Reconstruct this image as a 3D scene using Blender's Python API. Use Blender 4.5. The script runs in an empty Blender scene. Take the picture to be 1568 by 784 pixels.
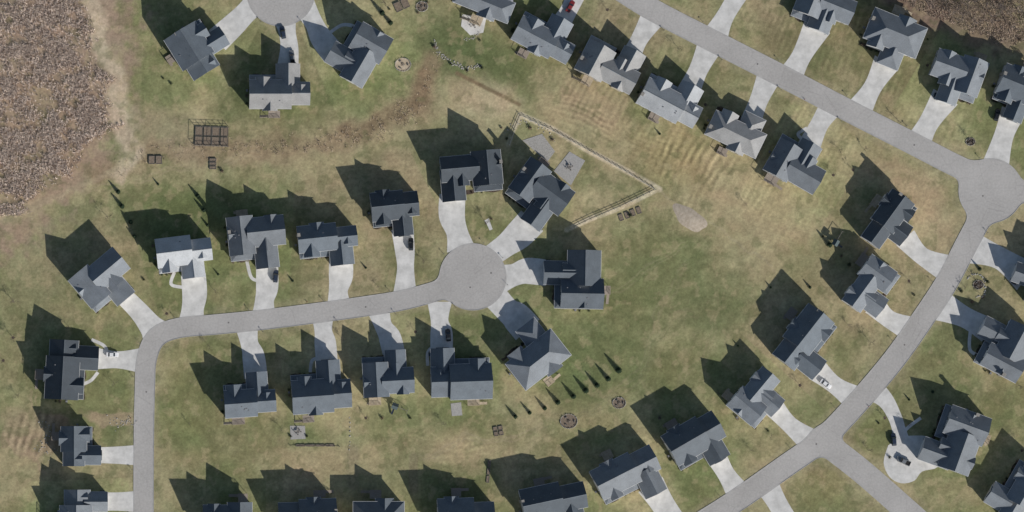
import bpy, math, random
import numpy as np
from mathutils import Vector, Matrix
from mathutils.geometry import tessellate_polygon
random.seed(7); rng=np.random.default_rng(11)
S=0.25
def P(px,py): return ((px-784)*S,(392-py)*S)
scene=bpy.context.scene
COL=scene.collection
LF=0.83
def lin(c):
    return [((v/255)/12.92 if v/255<=0.04045 else ((v/255+0.055)/1.055)**2.4) for v in c]

# ---------------------------------------------------------------- materials
def new_mat(name):
    m=bpy.data.materials.new(name); m.use_nodes=True
    nt=m.node_tree; b=nt.nodes['Principled BSDF']
    return m,nt,b
def mat(name,c1,c2=None,scale=1.0,rough=0.85,fine=None,bump=0.0,metal=0.0,spec=0.3,stretch=None):
    m,nt,b=new_mat(name)
    b.inputs['Roughness'].default_value=rough
    b.inputs['Metallic'].default_value=metal
    b.inputs['Specular IOR Level'].default_value=spec
    if c2 is None: c2=[v*0.8 for v in c1]
    tc=nt.nodes.new('ShaderNodeTexCoord'); src=tc.outputs['Object']
    if stretch:
        mp=nt.nodes.new('ShaderNodeMapping'); mp.inputs['Scale'].default_value=stretch
        nt.links.new(src,mp.inputs['Vector']); src=mp.outputs['Vector']
    n=nt.nodes.new('ShaderNodeTexNoise'); n.inputs['Scale'].default_value=scale; n.inputs['Detail'].default_value=6; n.inputs['Roughness'].default_value=0.65
    nt.links.new(src,n.inputs['Vector'])
    r=nt.nodes.new('ShaderNodeValToRGB')
    r.color_ramp.elements[0].position=0.35; r.color_ramp.elements[1].position=0.65
    r.color_ramp.elements[0].color=(*c2,1); r.color_ramp.elements[1].color=(*c1,1)
    nt.links.new(n.outputs['Fac'],r.inputs['Fac'])
    nt.links.new(r.outputs['Color'],b.inputs['Base Color'])
    if bump>0:
        bp=nt.nodes.new('ShaderNodeBump'); bp.inputs['Strength'].default_value=bump; bp.inputs['Distance'].default_value=0.1
        nt.links.new(n.outputs['Fac'],bp.inputs['Height']); nt.links.new(bp.outputs['Normal'],b.inputs['Normal'])
    return m

def roof_mat(name,c):
    m,nt,b=new_mat(name)
    b.inputs['Roughness'].default_value=0.75; b.inputs['Specular IOR Level'].default_value=0.4
    tc=nt.nodes.new('ShaderNodeTexCoord')
    n1=nt.nodes.new('ShaderNodeTexNoise'); n1.inputs['Scale'].default_value=2.2; n1.inputs['Detail'].default_value=5; n1.inputs['Roughness'].default_value=0.75
    n2=nt.nodes.new('ShaderNodeTexNoise'); n2.inputs['Scale'].default_value=0.25; n2.inputs['Detail'].default_value=2
    w=nt.nodes.new('ShaderNodeTexWave'); w.wave_type='BANDS'; w.bands_direction='Z'; w.inputs['Scale'].default_value=1.1; w.inputs['Distortion'].default_value=0.6; w.inputs['Detail'].default_value=2
    for q in (n1,n2,w): nt.links.new(tc.outputs['Object'],q.inputs['Vector'])
    m1=nt.nodes.new('ShaderNodeMath'); m1.operation='MULTIPLY_ADD'; m1.inputs[1].default_value=0.9; m1.inputs[2].default_value=0.25
    nt.links.new(n1.outputs['Fac'],m1.inputs[0])
    m2=nt.nodes.new('ShaderNodeMath'); m2.operation='MULTIPLY_ADD'; m2.inputs[1].default_value=0.6
    nt.links.new(n2.outputs['Fac'],m2.inputs[0]); nt.links.new(m1.outputs[0],m2.inputs[2])
    m3=nt.nodes.new('ShaderNodeMath'); m3.operation='MULTIPLY_ADD'; m3.inputs[1].default_value=0.13
    nt.links.new(w.outputs['Fac'],m3.inputs[0]); nt.links.new(m2.outputs[0],m3.inputs[2])
    oi=nt.nodes.new('ShaderNodeObjectInfo'); mr=nt.nodes.new('ShaderNodeMapRange'); mr.inputs['To Min'].default_value=.84; mr.inputs['To Max'].default_value=1.16
    nt.links.new(oi.outputs['Random'],mr.inputs['Value'])
    m4=nt.nodes.new('ShaderNodeMath'); m4.operation='MULTIPLY'; nt.links.new(m3.outputs[0],m4.inputs[0]); nt.links.new(mr.outputs[0],m4.inputs[1])
    mx=nt.nodes.new('ShaderNodeVectorMath'); mx.operation='SCALE'; mx.inputs[0].default_value=c
    nt.links.new(m4.outputs[0],mx.inputs['Scale'])
    nt.links.new(mx.outputs[0],b.inputs['Base Color'])
    return m
ROOFS={
 'dark':roof_mat('roof_shingles_charcoal',(0.055,0.068,0.082)),
 'mid':roof_mat('roof_shingles_slate',(0.095,0.113,0.132)),
 'grey':roof_mat('roof_shingles_grey',(0.155,0.172,0.19)),
 'light':roof_mat('roof_shingles_light_grey',(0.33,0.345,0.36)),
 'beige':roof_mat('roof_shingles_weathered',(0.235,0.235,0.232)),
}
def siding(name,c):
    m,nt,b=new_mat(name); b.inputs['Roughness'].default_value=0.7
    tc=nt.nodes.new('ShaderNodeTexCoord')
    w=nt.nodes.new('ShaderNodeTexWave'); w.wave_type='BANDS'; w.bands_direction='Z'; w.wave_profile='SAW'; w.inputs['Scale'].default_value=1.6
    nt.links.new(tc.outputs['Object'],w.inputs['Vector'])
    r=nt.nodes.new('ShaderNodeValToRGB'); r.color_ramp.elements[0].color=(*[v*0.7 for v in c],1); r.color_ramp.elements[1].color=(*c,1); r.color_ramp.elements[1].position=0.3
    nt.links.new(w.outputs['Fac'],r.inputs['Fac']); nt.links.new(r.outputs['Color'],b.inputs['Base Color'])
    return m
SID=[siding('siding_white',(0.66,0.66,0.65)),siding('siding_grey',(0.40,0.41,0.42)),siding('siding_beige',(0.5,0.46,0.39)),siding('siding_blue_grey',(0.25,0.29,0.33)),siding('siding_cream',(0.56,0.53,0.46))]
M_TRIM=mat('white_trim',(0.62,0.62,0.61),(0.54,0.54,0.53),2)
M_GLASS=mat('window_glass',(0.03,0.04,0.05),(0.02,0.025,0.03),1,rough=0.1,spec=0.6)
M_DOOR=mat('door_paint',(0.12,0.06,0.045),(0.09,0.05,0.04),2,rough=0.5)
M_STONE=mat('foundation_stone',(0.33,0.31,0.28),(0.2,0.19,0.17),3)
M_VENT=mat('vent_metal',(0.25,0.25,0.26),(0.15,0.15,0.16),3,rough=0.5)
M_WOOD=mat('weathered_deck_wood',(0.36,0.31,0.26),(0.24,0.2,0.165),1.5,stretch=(1,8,1))
M_WOODL=mat('fresh_timber',(0.5,0.42,0.31),(0.36,0.29,0.2),1.5)
M_WOODG=mat('grey_timber',(0.22,0.2,0.18),(0.13,0.12,0.11),2)
M_DRIVE=mat('driveway_concrete',(0.68,0.665,0.635),(0.50,0.49,0.465),0.28)
M_PATIO=mat('patio_pavers',(0.40,0.39,0.37),(0.3,0.29,0.275),1.8)
M_KERB=mat('kerb_concrete',(0.45,0.44,0.42),(0.35,0.34,0.32),0.5)
M_GUT=mat('gutter_concrete',(0.44,0.425,0.405),(0.36,0.345,0.33),0.5)
M_MULCH=mat('mulch',(0.12,0.09,0.07),(0.06,0.045,0.035),4,rough=1)
M_SOIL=mat('bare_soil',(0.25,0.2,0.15),(0.15,0.115,0.085),2,rough=1,bump=0.6)
M_SAND=mat('sand',(0.50,0.43,0.34),(0.36,0.30,0.23),0.9,rough=1,bump=0.8)
M_ROCK=mat('landscape_rock',(0.45,0.43,0.40),(0.25,0.24,0.22),3,rough=1)
M_FENCE=mat('fence_boards',(0.62,0.58,0.5),(0.5,0.47,0.41),1)
M_BARK=mat('bark',(0.13,0.105,0.085),(0.07,0.055,0.045),5,rough=1)
M_TWIG=mat('bare_twigs',(0.15,0.12,0.105),(0.085,0.07,0.06),0.4,rough=1)
M_TWIGW=mat('woodland_twigs',(0.29,0.245,0.215),(0.17,0.14,0.12),0.1,rough=1)
M_CONIF=mat('evergreen_needles',(0.035,0.06,0.03),(0.018,0.032,0.018),3,rough=1)
M_SHRUB=mat('shrub_leaves',(0.07,0.085,0.04),(0.035,0.045,0.025),3,rough=1)
M_SHRUBD=mat('dormant_shrub_twigs',(0.2,0.15,0.11),(0.1,0.075,0.06),3,rough=1)
M_TIRE=mat('tire_rubber',(0.02,0.02,0.02),None,2)
M_CHROME=mat('wheel_metal',(0.5,0.5,0.52),None,2,rough=0.35,metal=0.8)
M_IRON=mat('cast_iron',(0.2,0.19,0.18),(0.13,0.12,0.115),5,rough=0.7)
M_BIN=mat('wheelie_bin_plastic',(0.05,0.07,0.09),(0.03,0.045,0.06),2,rough=0.6)

def road_mat():
    m,nt,b=new_mat('road_asphalt_weathered'); b.inputs['Roughness'].default_value=0.9
    tc=nt.nodes.new('ShaderNodeTexCoord')
    def noise(s,d=5):
        n=nt.nodes.new('ShaderNodeTexNoise'); n.inputs['Scale'].default_value=s; n.inputs['Detail'].default_value=d; n.inputs['Roughness'].default_value=0.6
        nt.links.new(tc.outputs['Object'],n.inputs['Vector']); return n
    a=noise(0.05); c=noise(1.3,8)
    add=nt.nodes.new('ShaderNodeMath'); add.operation='ADD'; nt.links.new(a.outputs['Fac'],add.inputs[0]); nt.links.new(c.outputs['Fac'],add.inputs[1])
    r=nt.nodes.new('ShaderNodeValToRGB')
    r.color_ramp.elements[0].position=0.38;r.color_ramp.elements[1].position=0.62
    hal=nt.nodes.new('ShaderNodeMath'); hal.operation='MULTIPLY'; hal.inputs[1].default_value=0.5; nt.links.new(add.outputs[0],hal.inputs[0])
    r.color_ramp.elements[0].color=(0.345,0.33,0.312,1); r.color_ramp.elements[1].color=(0.455,0.436,0.414,1)
    nt.links.new(hal.outputs[0],r.inputs['Fac'])
    v=nt.nodes.new('ShaderNodeTexVoronoi'); v.feature='DISTANCE_TO_EDGE'; v.inputs['Scale'].default_value=0.11
    nt.links.new(tc.outputs['Object'],v.inputs['Vector'])
    rr=nt.nodes.new('ShaderNodeValToRGB'); rr.color_ramp.elements[0].position=0.0; rr.color_ramp.elements[1].position=0.012
    rr.color_ramp.elements[0].color=(0.86,0.86,0.86,1); rr.color_ramp.elements[1].color=(1,1,1,1)
    nt.links.new(v.outputs['Distance'],rr.inputs['Fac'])
    mx=nt.nodes.new('ShaderNodeMix'); mx.data_type='RGBA'; mx.blend_type='MULTIPLY'; mx.inputs[0].default_value=1
    nt.links.new(r.outputs['Color'],mx.inputs[6]); nt.links.new(rr.outputs['Color'],mx.inputs[7])
    nt.links.new(mx.outputs[2],b.inputs['Base Color'])
    return m
M_ROAD=road_mat()

# ---------------------------------------------------------------- mesh builder
class MB:
    def __init__(s): s.v=[];s.f=[];s.m=[]
    def add(s,vs,fs,mi=0):
        o=len(s.v); s.v+= [tuple(v) for v in vs]
        for f in fs: s.f.append(tuple(i+o for i in f)); s.m.append(mi)
    def box(s,x0,x1,y0,y1,z0,z1,mi=0):
        s.add([(x0,y0,z0),(x1,y0,z0),(x1,y1,z0),(x0,y1,z0),(x0,y0,z1),(x1,y0,z1),(x1,y1,z1),(x0,y1,z1)],
              [(0,3,2,1),(4,5,6,7),(0,1,5,4),(1,2,6,5),(2,3,7,6),(3,0,4,7)],mi)
    def rbox(s,cx,cy,cz,sx,sy,sz,ang=0,mi=0):
        c,n=math.cos(ang),math.sin(ang); vs=[]
        for dz in(-sz/2,sz/2):
            for dx,dy in((-1,-1),(1,-1),(1,1),(-1,1)):
                x=dx*sx/2;y=dy*sy/2
                vs.append((cx+x*c-y*n,cy+x*n+y*c,cz+dz))
        s.add(vs,[(0,3,2,1),(4,5,6,7),(0,1,5,4),(1,2,6,5),(2,3,7,6),(3,0,4,7)],mi)
    def tube(s,p0,p1,r0,r1,n=6,mi=0,cap=True):
        p0=Vector(p0);p1=Vector(p1);d=(p1-p0)
        if d.length<1e-6: return
        d.normalize(); a=d.orthogonal().normalized(); b=d.cross(a)
        vs=[]
        for p,r in((p0,r0),(p1,r1)):
            for i in range(n):
                t=2*math.pi*i/n; vs.append(p+a*math.cos(t)*r+b*math.sin(t)*r)
        fs=[(i,(i+1)%n,n+(i+1)%n,n+i) for i in range(n)]
        if cap: fs+= [tuple(range(n))[::-1],tuple(range(n,2*n))]
        s.add(vs,fs,mi)
    def mesh(s,name,mats,smooth=False):
        me=bpy.data.meshes.new(name); me.from_pydata(s.v,[],s.f)
        for m in mats: me.materials.append(m)
        me.polygons.foreach_set('material_index',s.m)
        if smooth: me.polygons.foreach_set('use_smooth',[True]*len(s.f))
        me.update(); return me
    def obj(s,name,mats,parent=None,loc=None,rot=0,smooth=False):
        return mkobj(name,s.mesh(name,mats,smooth),parent,loc,rot)
def mkobj(name,me,parent=None,loc=None,rot=0,scale=None):
    o=bpy.data.objects.new(name,me); COL.objects.link(o)
    if parent: o.parent=parent
    if loc: o.location=loc
    if rot: o.rotation_euler=(0,0,rot)
    if scale: o.scale=scale
    return o
def empty(name,loc,rot=0,scale=1):
    o=bpy.data.objects.new(name,None); COL.objects.link(o); o.location=loc; o.rotation_euler=(0,0,rot); o.empty_display_size=1; o.scale=(scale,)*3
    return o

# ---------------------------------------------------------------- noise
LAT=rng.random((8,256,256))
def vnoise(x,y,k=0):
    L=LAT[k%8]; xi=np.floor(x).astype(int); yi=np.floor(y).astype(int); fx=x-xi; fy=y-yi
    fx=fx*fx*(3-2*fx); fy=fy*fy*(3-2*fy)
    a=L[xi%256,yi%256]; b=L[(xi+1)%256,yi%256]; c=L[xi%256,(yi+1)%256]; d=L[(xi+1)%256,(yi+1)%256]
    return (a*(1-fx)+b*fx)*(1-fy)+(c*(1-fx)+d*fx)*fy
def fbm(x,y,o=4,k=0):
    t=0;a=0.5;n=0
    for i in range(o):
        t=t+a*vnoise(x*2**i+i*17.3,y*2**i+i*9.1,k+i); n+=a; a*=0.55
    return t/n

# ---------------------------------------------------------------- layout data (plan survey, plan units of 0.25 m)
ROADS=[
 ([(220,900),(220,700),(222,590),(225,548),(240,516),(275,502),(330,497),(400,490),(480,480),(560,469),(620,459),(680,442),(727,424)],30),
 ([(860,-75),(960,-9),(1010,21),(1100,67),(1200,118),(1300,170),(1400,221),(1460,252),(1510,275)],33),
 ([(1515,290),(1500,335),(1478,378),(1450,432),(1412,490),(1368,552),(1312,618),(1258,674),(1200,716),(1130,765),(1075,800),(960,870)],34),
 ([(1258,674),(1310,714),(1350,748),(1420,810),(1500,880)],36),
 ([(430,-12),(430,-120)],30),
 ([(1520,290),(1620,300),(1760,330)],30),
]
BULBS=[(724,424,51),(1517,292,49),(430,-12,52)]
def seg_sdf(X,Y,pl,hw):
    d=np.full(X.shape,1e9)
    for (x0,y0),(x1,y1) in zip(pl[:-1],pl[1:]):
        dx,dy=x1-x0,y1-y0; t=np.clip(((X-x0)*dx+(Y-y0)*dy)/(dx*dx+dy*dy),0,1)
        d=np.minimum(d,np.hypot(X-x0-t*dx,Y-y0-t*dy))
    return d-hw
def catmull(pts,n=6):
    pts=[tuple(map(float,p)) for p in pts]
    q=[pts[0]]+pts+[pts[-1]]; out=[]
    for i in range(1,len(q)-2):
        p0,p1,p2,p3=[np.array(q[i+j]) for j in(-1,0,1,2)]
        for k in range(n):
            t=k/n
            out.append(tuple(0.5*((2*p1)+(-p0+p2)*t+(2*p0-5*p1+4*p2-p3)*t*t+(-p0+3*p1-3*p2+p3)*t**3)))
    out.append(pts[-1]); return out
def road_sdf(X,Y):
    ds=[]
    for pl,w in ROADS: ds.append(seg_sdf(X,Y,catmull(pl,5),w/2))
    for cx,cy,r in BULBS: ds.append(np.hypot(X-cx,Y-cy)-r)
    d=ds[0]; k=14.0
    for e in ds[1:]:
        h=np.clip(0.5+0.5*(e-d)/k,0,1); d=e*(1-h)+d*h-k*h*(1-h)*0.8
    return d

DR=[ # driveways x,y,width
 [(186,450,28),(212,476,30),(230,498,36),(238,508,48)],
 [(296,420,38),(298,450,38),(295,474,34),(293,497,42)],
 [(409,405,34),(409,440,34),(405,460,29),(404,482,36)],
 [(522,390,36),(522,422,37),(518,445,29),(519,466,36)],
 [(616,350,34),(620,385,30),(621,412,26),(620,450,36)],
 [(693,298,40),(692,330,40),(700,356,33),(706,382,44)],
 [(815,338,46),(794,360,44),(774,376,36),(752,392,34)],
 [(838,418,40),(808,415,40),(787,421,34),(762,428,48)],
 [(808,505,48),(790,485,46),(776,474,38),(756,452,40)],
 [(676,540,34),(676,510,34),(673,490,27),(673,462,38)],
 [(604,545,34),(597,517,34),(587,499,27),(580,476,34)],
 [(501,560,33),(498,525,33),(495,506,27),(494,484,34)],
 [(392,578,36),(388,545,34),(382,526,27),(378,502,34)],
 [(145,549,34),(180,551,26),(215,552,38)],
 [(140,697,24),(175,697,26),(216,697,32)],
 [(140,768,30),(180,768,28),(216,768,34)],
 [(332,62,40),(358,38,36),(378,18,33),(398,-2,40)],
 [(440,108,34),(443,75,28),(440,50,26),(436,26,36)],
 [(512,84,38),(492,58,34),(480,34,28),(464,8,38)],
 [(962,96,34),(978,62,26),(1000,26,38)],
 [(1052,146,38),(1069,108,29),(1088,68,40)],
 [(1146,196,36),(1161,156,28),(1178,116,38)],
 [(1238,226,36),(1255,190,28),(1275,160,38)],
 [(852,46,34),(873,12,26),(895,-40,36)],
 [(1150,-40,34),(1112,22,27),(1094,58,42)],
 [(1252,40,44),(1226,88,30),(1206,124,44)],
 [(1358,95,42),(1336,134,28),(1312,174,44)],
 [(1448,148,44),(1421,190,31),(1402,226,44)],
 [(1552,170,38),(1537,208,30),(1524,255,42)],
 [(1386,364,36),(1412,392,27),(1452,412,44)],
 [(1338,466,36),(1362,489,27),(1404,508,44)],
 [(1250,566,36),(1280,591,27),(1318,616,46)],
 [(1182,620,34),(1210,651,26),(1250,682,44)],
 [(1092,690,36),(1112,726,27),(1136,762,42)],
 [(996,742,44),(1016,774,36),(1040,815,42)],
 [(1572,424,50),(1532,396,34),(1490,380,48)],
 [(1514,506,40),(1478,486,32),(1436,466,50)],
 [(1384,690,30),(1378,664,22),(1370,638,21),(1355,612,26),(1328,590,40)],
 [(1212,810,34),(1190,770,30),(1170,735,40)],
]
WALKS=[
 [(268,415,5),(262,435,5),(280,440,5)],[(378,400,5),(385,425,5),(398,430,5)],
 [(752,352,5),(748,342,6),(745,336,8)],
 [(140,520,5),(160,530,5),(165,545,6)],[(150,570,5),(140,582,5),(128,588,5)],
 [(655,560,5),(655,540,5),(664,530,5)],[(1410,640,5),(1390,655,5),(1380,668,5)],
 [(1500,545,5),(1485,535,5),(1486,505,5)],[(475,570,5),(478,552,5),(490,548,5)],[(1230,215,5),(1222,205,5),(1236,196,5)],
 [(505,50,5),(525,38,5),(545,42,6),(555,55,6)],[(1350,330,5),(1340,345,5)],
]
HS=[
 (306,74,78,84,32,'mid',16,0,1),(427,133,94,70,90,'beige',17,0,0),(546,82,90,76,150,'grey',18,3,0),
 (742,-2,90,54,68,'grey',None,1,0),(836,54,94,66,62,'grey',23,0,1),(934,98,94,70,62,'beige',19,3,2),
 (1028,152,96,66,62,'light',20,0,0),(1127,199,86,62,64,'beige',21,1,2),(1220,250,86,74,60,'grey',22,3,1),
 (1258,16,88,68,-112,'grey',25,3,1),(1362,64,86,78,-112,'grey',26,1,0),(1459,122,80,80,-110,'grey',27,3,3),
 (1556,148,74,78,-112,'mid',28,0,1),(1362,343,88,62,-36,'dark',29,0,0),(1332,442,84,64,-36,'grey',30,3,0),
 (1236,526,96,78,-38,'mid',31,0,1),(1160,610,82,66,-40,'grey',32,3,0),(1066,680,88,78,-60,'mid',33,0,0),
 (962,734,102,78,-63,'grey',34,0,0),(848,778,100,78,-78,'dark',None,0,1),(712,802,88,80,-88,'mid',None,0,1),
 (578,806,78,80,-90,'mid',None,1,0),(470,804,90,80,-88,'mid',None,0,2),(347,808,76,80,-90,'mid',None,3,0),
 (128,786,74,74,0,'grey',15,0,1),(124,683,62,62,0,'mid',14,0,3),(110,567,92,80,-3,'dark',13,0,1),
 (162,433,86,80,-50,'grey',0,3,0),(282,395,86,66,-83,'light',1,0,0),(393,371,88,84,-84,'grey',2,3,1),
 (501,376,92,66,-84,'mid',3,0,0),(604,328,74,70,-84,'dark',4,0,1),(720,270,94,74,-85,'dark',5,3,3),
 (821,301,88,86,-126,'mid',6,3,3),(876,428,90,92,179,'mid',7,3,0),(813,540,88,82,128,'grey',8,1,0),
 (704,572,94,80,92,'mid',9,0,3),(593,572,78,72,93,'mid',10,3,1),(490,592,92,80,94,'mid',11,0,1),
 (381,604,80,68,94,'mid',12,0,1),(1584,428,76,74,160,'grey',35,0,1),(1532,530,84,86,152,'grey',36,3,0),
 (1458,672,96,86,160,'grey',37,3,1),(1552,750,92,68,150,'grey',None,0,2),
]

# ---------------------------------------------------------------- ground
def build_ground():
    def axis(a,b,step,far):
        core=np.arange(a,b+step*0.5,step); e=[];d=step;x=b
        while x<far: d*=1.35; x+=d; e.append(x)
        s=[];d=step;x=a
        while x>-far: d*=1.35; x-=d; s.append(x)
        return np.array(s[::-1]+list(core)+e)
    xs=axis(-215,215,0.42,3500); ys=axis(-112,112,0.42,3500)
    Xw,Yw=np.meshgrid(xs,ys); nx,ny=len(xs),len(ys)
    X=Xw/S+784; Y=392-Yw/S
    wx=(fbm(X/60,Y/60,4,0)-.5)*46; wy=(fbm(X/60+50,Y/60+20,4,3)-.5)*46
    Xq=X+wx; Yq=Y+wy
    n1=fbm(X/90,Y/90,5,1); n2=fbm(X/14,Y/14,4,2); n3=fbm(X/4.5,Y/4.5,3,5)
    n4=fbm(X/34+7,Y/34+3,4,6)
    C=np.zeros(X.shape+(3,))
    g=np.array(lin((116,118,80))); t=np.array(lin((150,140,106)))
    m=np.clip((n1-.38)/.28,0,1)[...,None]
    C[:]=g*(1-m)+t*m
    def ss(a,b,x): u=np.clip((x-a)/(b-a),0,1); return u*u*(3-2*u)
    def blend(w,col):
        c=np.array(lin(col)); C[:]=C*(1-w[...,None])+c*w[...,None]
    def blob(cx,cy,rx,ry,rot,col,a,hard=False):
        r=math.radians(rot); dx=Xq-cx; dy=-(Yq-cy)
        u=(dx*math.cos(r)+dy*math.sin(r))/rx; v=(-dx*math.sin(r)+dy*math.cos(r))/ry
        d=np.sqrt(u*u+v*v)+(n2-.5)*(0.5)
        blend(a*(ss(1.15,.85,d) if hard else ss(1.35,.35,d)),col)
    def strip(pl,w,col,a,soft=0.5,warp=True):
        d=seg_sdf(Xq if warp else X,Yq if warp else Y,catmull(pl,4),0)/w+(n2-.5)*0.7*(1 if warp else .3)
        blend(a*ss(1+soft,1-soft,d),col)
    GR=(105,110,72); DG=(92,100,65); TN=(164,148,114); TL=(176,160,128); BR=(142,123,98)
    for z in [
     (300,330,150,60,0,GR,.85),(420,150,110,45,0,GR,.85),(560,150,60,40,0,GR,.7),(700,70,70,45,-20,DG,.85),(300,600,60,90,0,(116,118,76),.7),
     (330,700,110,50,0,(113,114,75),.6),(600,660,60,50,0,GR,.6),(880,560,70,60,40,DG,.8),(940,480,90,80,30,GR,.8),(1010,420,110,90,0,GR,.8),
     (1100,470,60,50,0,DG,.5),(970,560,60,50,0,GR,.7),(1040,560,50,40,0,(114,113,75),.6),(790,120,50,40,-20,GR,.6),(890,270,40,30,0,GR,.6),
     (1200,330,90,60,-20,TN,.85),(1110,270,70,50,-30,TN,.8),(1300,230,110,40,-27,TN,.75),(1400,310,60,50,0,TN,.75),(740,165,60,50,-10,TL,.9),
     (900,170,90,30,-28,TN,.8),(1030,240,60,50,-28,(154,138,100),.85),(1060,330,80,30,-20,TN,.4),(700,690,60,30,0,TN,.8),(470,710,70,25,0,TN,.5),(560,700,50,25,0,TN,.5),
     (900,640,60,30,25,(146,134,100),.6),(1180,700,60,60,30,TN,.5),(1140,560,40,40,0,(136,127,92),.6),(1400,440,50,40,0,(148,138,104),.6),
     (1350,200,60,40,-27,(148,137,100),.6),(1290,90,60,40,-27,(144,135,98),.5),(1390,140,40,40,0,(134,128,90),.6),(960,30,30,20,0,TN,.5),(1030,70,30,25,0,TN,.6),
     (60,400,90,60,-20,(138,131,100),.7),(40,470,60,60,0,(129,126,92),.7),(30,560,50,60,0,(132,127,93),.7),(110,340,90,30,-25,(134,128,95),.6),(60,330,60,30,-30,(130,125,91),.6),
     (660,360,30,50,0,(148,140,104),.6),(640,500,20,20,0,TN,.4),(340,450,30,20,0,TN,.4),(1500,410,60,30,0,GR,.6),(1340,660,28,40,-20,(112,112,73),.7),(1260,740,60,30,20,(120,116,78),.7),
     (1400,600,60,60,0,(116,115,79),.6),(1530,340,60,20,0,(136,129,96),.6),(1540,620,50,40,0,(118,115,79),.6),(870,700,60,30,0,(114,112,75),.6),(1100,100,50,30,0,(138,129,94),.6),
     (1180,60,50,40,0,(124,118,84),.6),(510,490,50,12,0,(104,110,72),.5),(200,600,20,30,0,(118,118,78),.6),(1230,420,50,50,0,(118,115,79),.6),(820,70,50,30,-20,(133,125,90),.6)]:
        blob(*z)
    strip([(60,-60),(40,60),(20,160),(-60,240)],150,(152,132,112),.95,.25)
    blob(80,80,110,110,0,(152,132,112),.9); blob(70,215,90,100,-20,(150,130,108),.95,True); blob(20,300,60,50,0,(150,133,106),.8)
    strip([(150,270),(240,232),(330,228),(440,226),(520,212),(600,190),(645,150),(670,95)],18,BR,.75,.7)
    strip([(540,205),(600,190),(648,150),(660,110)],13,(118,101,78),.75,.7)
    strip([(200,190),(290,215)],30,(152,138,112),.6,.7)
    strip([(132,-40),(148,40),(170,120),(188,180),(196,225),(180,268)],15,(178,162,137),.9,.5)
    strip([(196,225),(150,275),(70,310),(0,335)],6,(160,146,118),.6,.6)
    strip([(1360,-30),(1430,20),(1500,40),(1580,55)],30,(124,106,90),.95,.5); blob(1500,-30,160,60,0,(124,106,90),.95)
    blob(60,666,60,34,0,(152,134,108),.9,True); blob(180,645,45,14,0,(152,134,108),.85,True); blob(30,640,45,20,0,(142,128,100),.8)
    strip([(1010,290),(960,262),(900,230),(850,200),(797,176)],4.4,(184,172,146),.95,.3,False)
    strip([(1003,292),(950,318),(905,335),(868,352)],3.8,(180,170,144),.9,.3,False)
    strip([(797,176),(786,200),(778,222)],3.8,(178,166,140),.85,.3,False)
    strip([(700,112),(745,135),(795,160)],3,(116,99,76),.85,.4,False)
    for pl,c,a in [([(1000,285),(1090,345),(1180,400)],(152,142,112),.5),([(870,560),(950,610),(1010,520),(1060,470)],(120,116,85),.5),([(880,460),(960,430),(1040,370)],(136,130,98),.5),
        ([(750,650),(850,640),(950,590),(1010,490),(1050,400)],(128,123,92),.5),([(640,690),(830,655)],(150,138,110),.5),([(60,600),(40,660),(70,720)],(160,142,114),.6),
        ([(640,190),(700,215),(770,225)],(154,141,111),.5),([(400,225),(300,250),(230,268),(120,300)],(154,141,112),.45),([(860,720),(980,640),(1060,560),(1100,440)],(140,130,98),.4)]:
        strip(pl,1.8,c,a,.5)
        strip([(q[0]+6,q[1]+5) for q in pl],1.6,c,a*.9,.5)
    strip([(540,690),(540,740)],10,(130,119,95),.6,.3,False)
    strip([(633,700),(633,750)],7,(130,117,93),.6,.3,False)
    blob(160,336,12,12,0,(142,133,98),.7,True)
    hx=np.array([h[0] for h in HS]); hy=np.array([h[1] for h in HS])
    best=np.full(X.shape,1e9); idx=np.zeros(X.shape,int)
    for i in range(len(hx)):
        d=(X-hx[i])**2+(Y-hy[i])**2
        mk=d<best; best[mk]=d[mk]; idx[mk]=i
    lb=rng.uniform(.84,1.12,len(hx)); lg=rng.uniform(-.05,.07,len(hx)); sa=rng.uniform(.01,.035,len(hx))
    for i in (6,5,8,11,9,10): sa[i]=.08
    near=ss(108,88,np.sqrt(best))
    B=1+(lb[idx]-1)*near; G=lg[idx]*near
    ang=np.radians(np.array([h[4] for h in HS])+rng.choice([0,90,0],len(HS)))[idx]
    pr2=(X*np.sin(ang)+Y*np.cos(ang))
    st=np.sin((pr2+ (n1-.5)*18)*2*math.pi/9.5)*sa[idx]*near*np.clip(n4*2.4-.5,0,1.5)*1.3
    C*= (B+st)[...,None]
    C[...,0]*=1-G; C[...,2]*=1-G
    def stripes(cx,cy,rx,ry,rot,dirdeg,per,amp):
        r=math.radians(rot); dx=X-cx; dy=-(Y-cy)
        u=(dx*math.cos(r)+dy*math.sin(r))/rx; v=(-dx*math.sin(r)+dy*math.cos(r))/ry
        w=ss(1.1,.7,np.sqrt(u*u+v*v)+(n2-.5)*.6); q=math.radians(dirdeg)
        s=np.sin((dx*-math.sin(q)+dy*math.cos(q)+wx*.35)*2*math.pi/per)
        C[:]=C*(1+(s*w*amp*np.clip(n4*2.6-.6,0,1.6))[...,None])
    stripes(1062,262,60,65,0,62,12,.24); stripes(890,185,75,32,-28,-24,8,.2); stripes(1385,150,45,55,0,60,10,.11); stripes(690,690,70,30,0,3,9,.08)
    stripes(60,665,60,34,0,75,12,.24); stripes(1000,230,50,30,-28,-25,8,.11); stripes(1180,320,80,60,0,60,11,.06); stripes(1290,100,50,50,0,62,9,.07)
    rs=road_sdf(X,Y)
    e=ss(14,2,rs+(n2-.5)*16)*.45; blend(e,(148,139,109))
    C*= (0.78+0.44*n2)[...,None]*(0.76+0.48*n3)[...,None]*(.90+.20*n4)[...,None]
    pt=ss(.60,.68,fbm(X/15+90,Y/15+40,5,3))*.32; blend(pt,(166,150,116))
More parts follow.
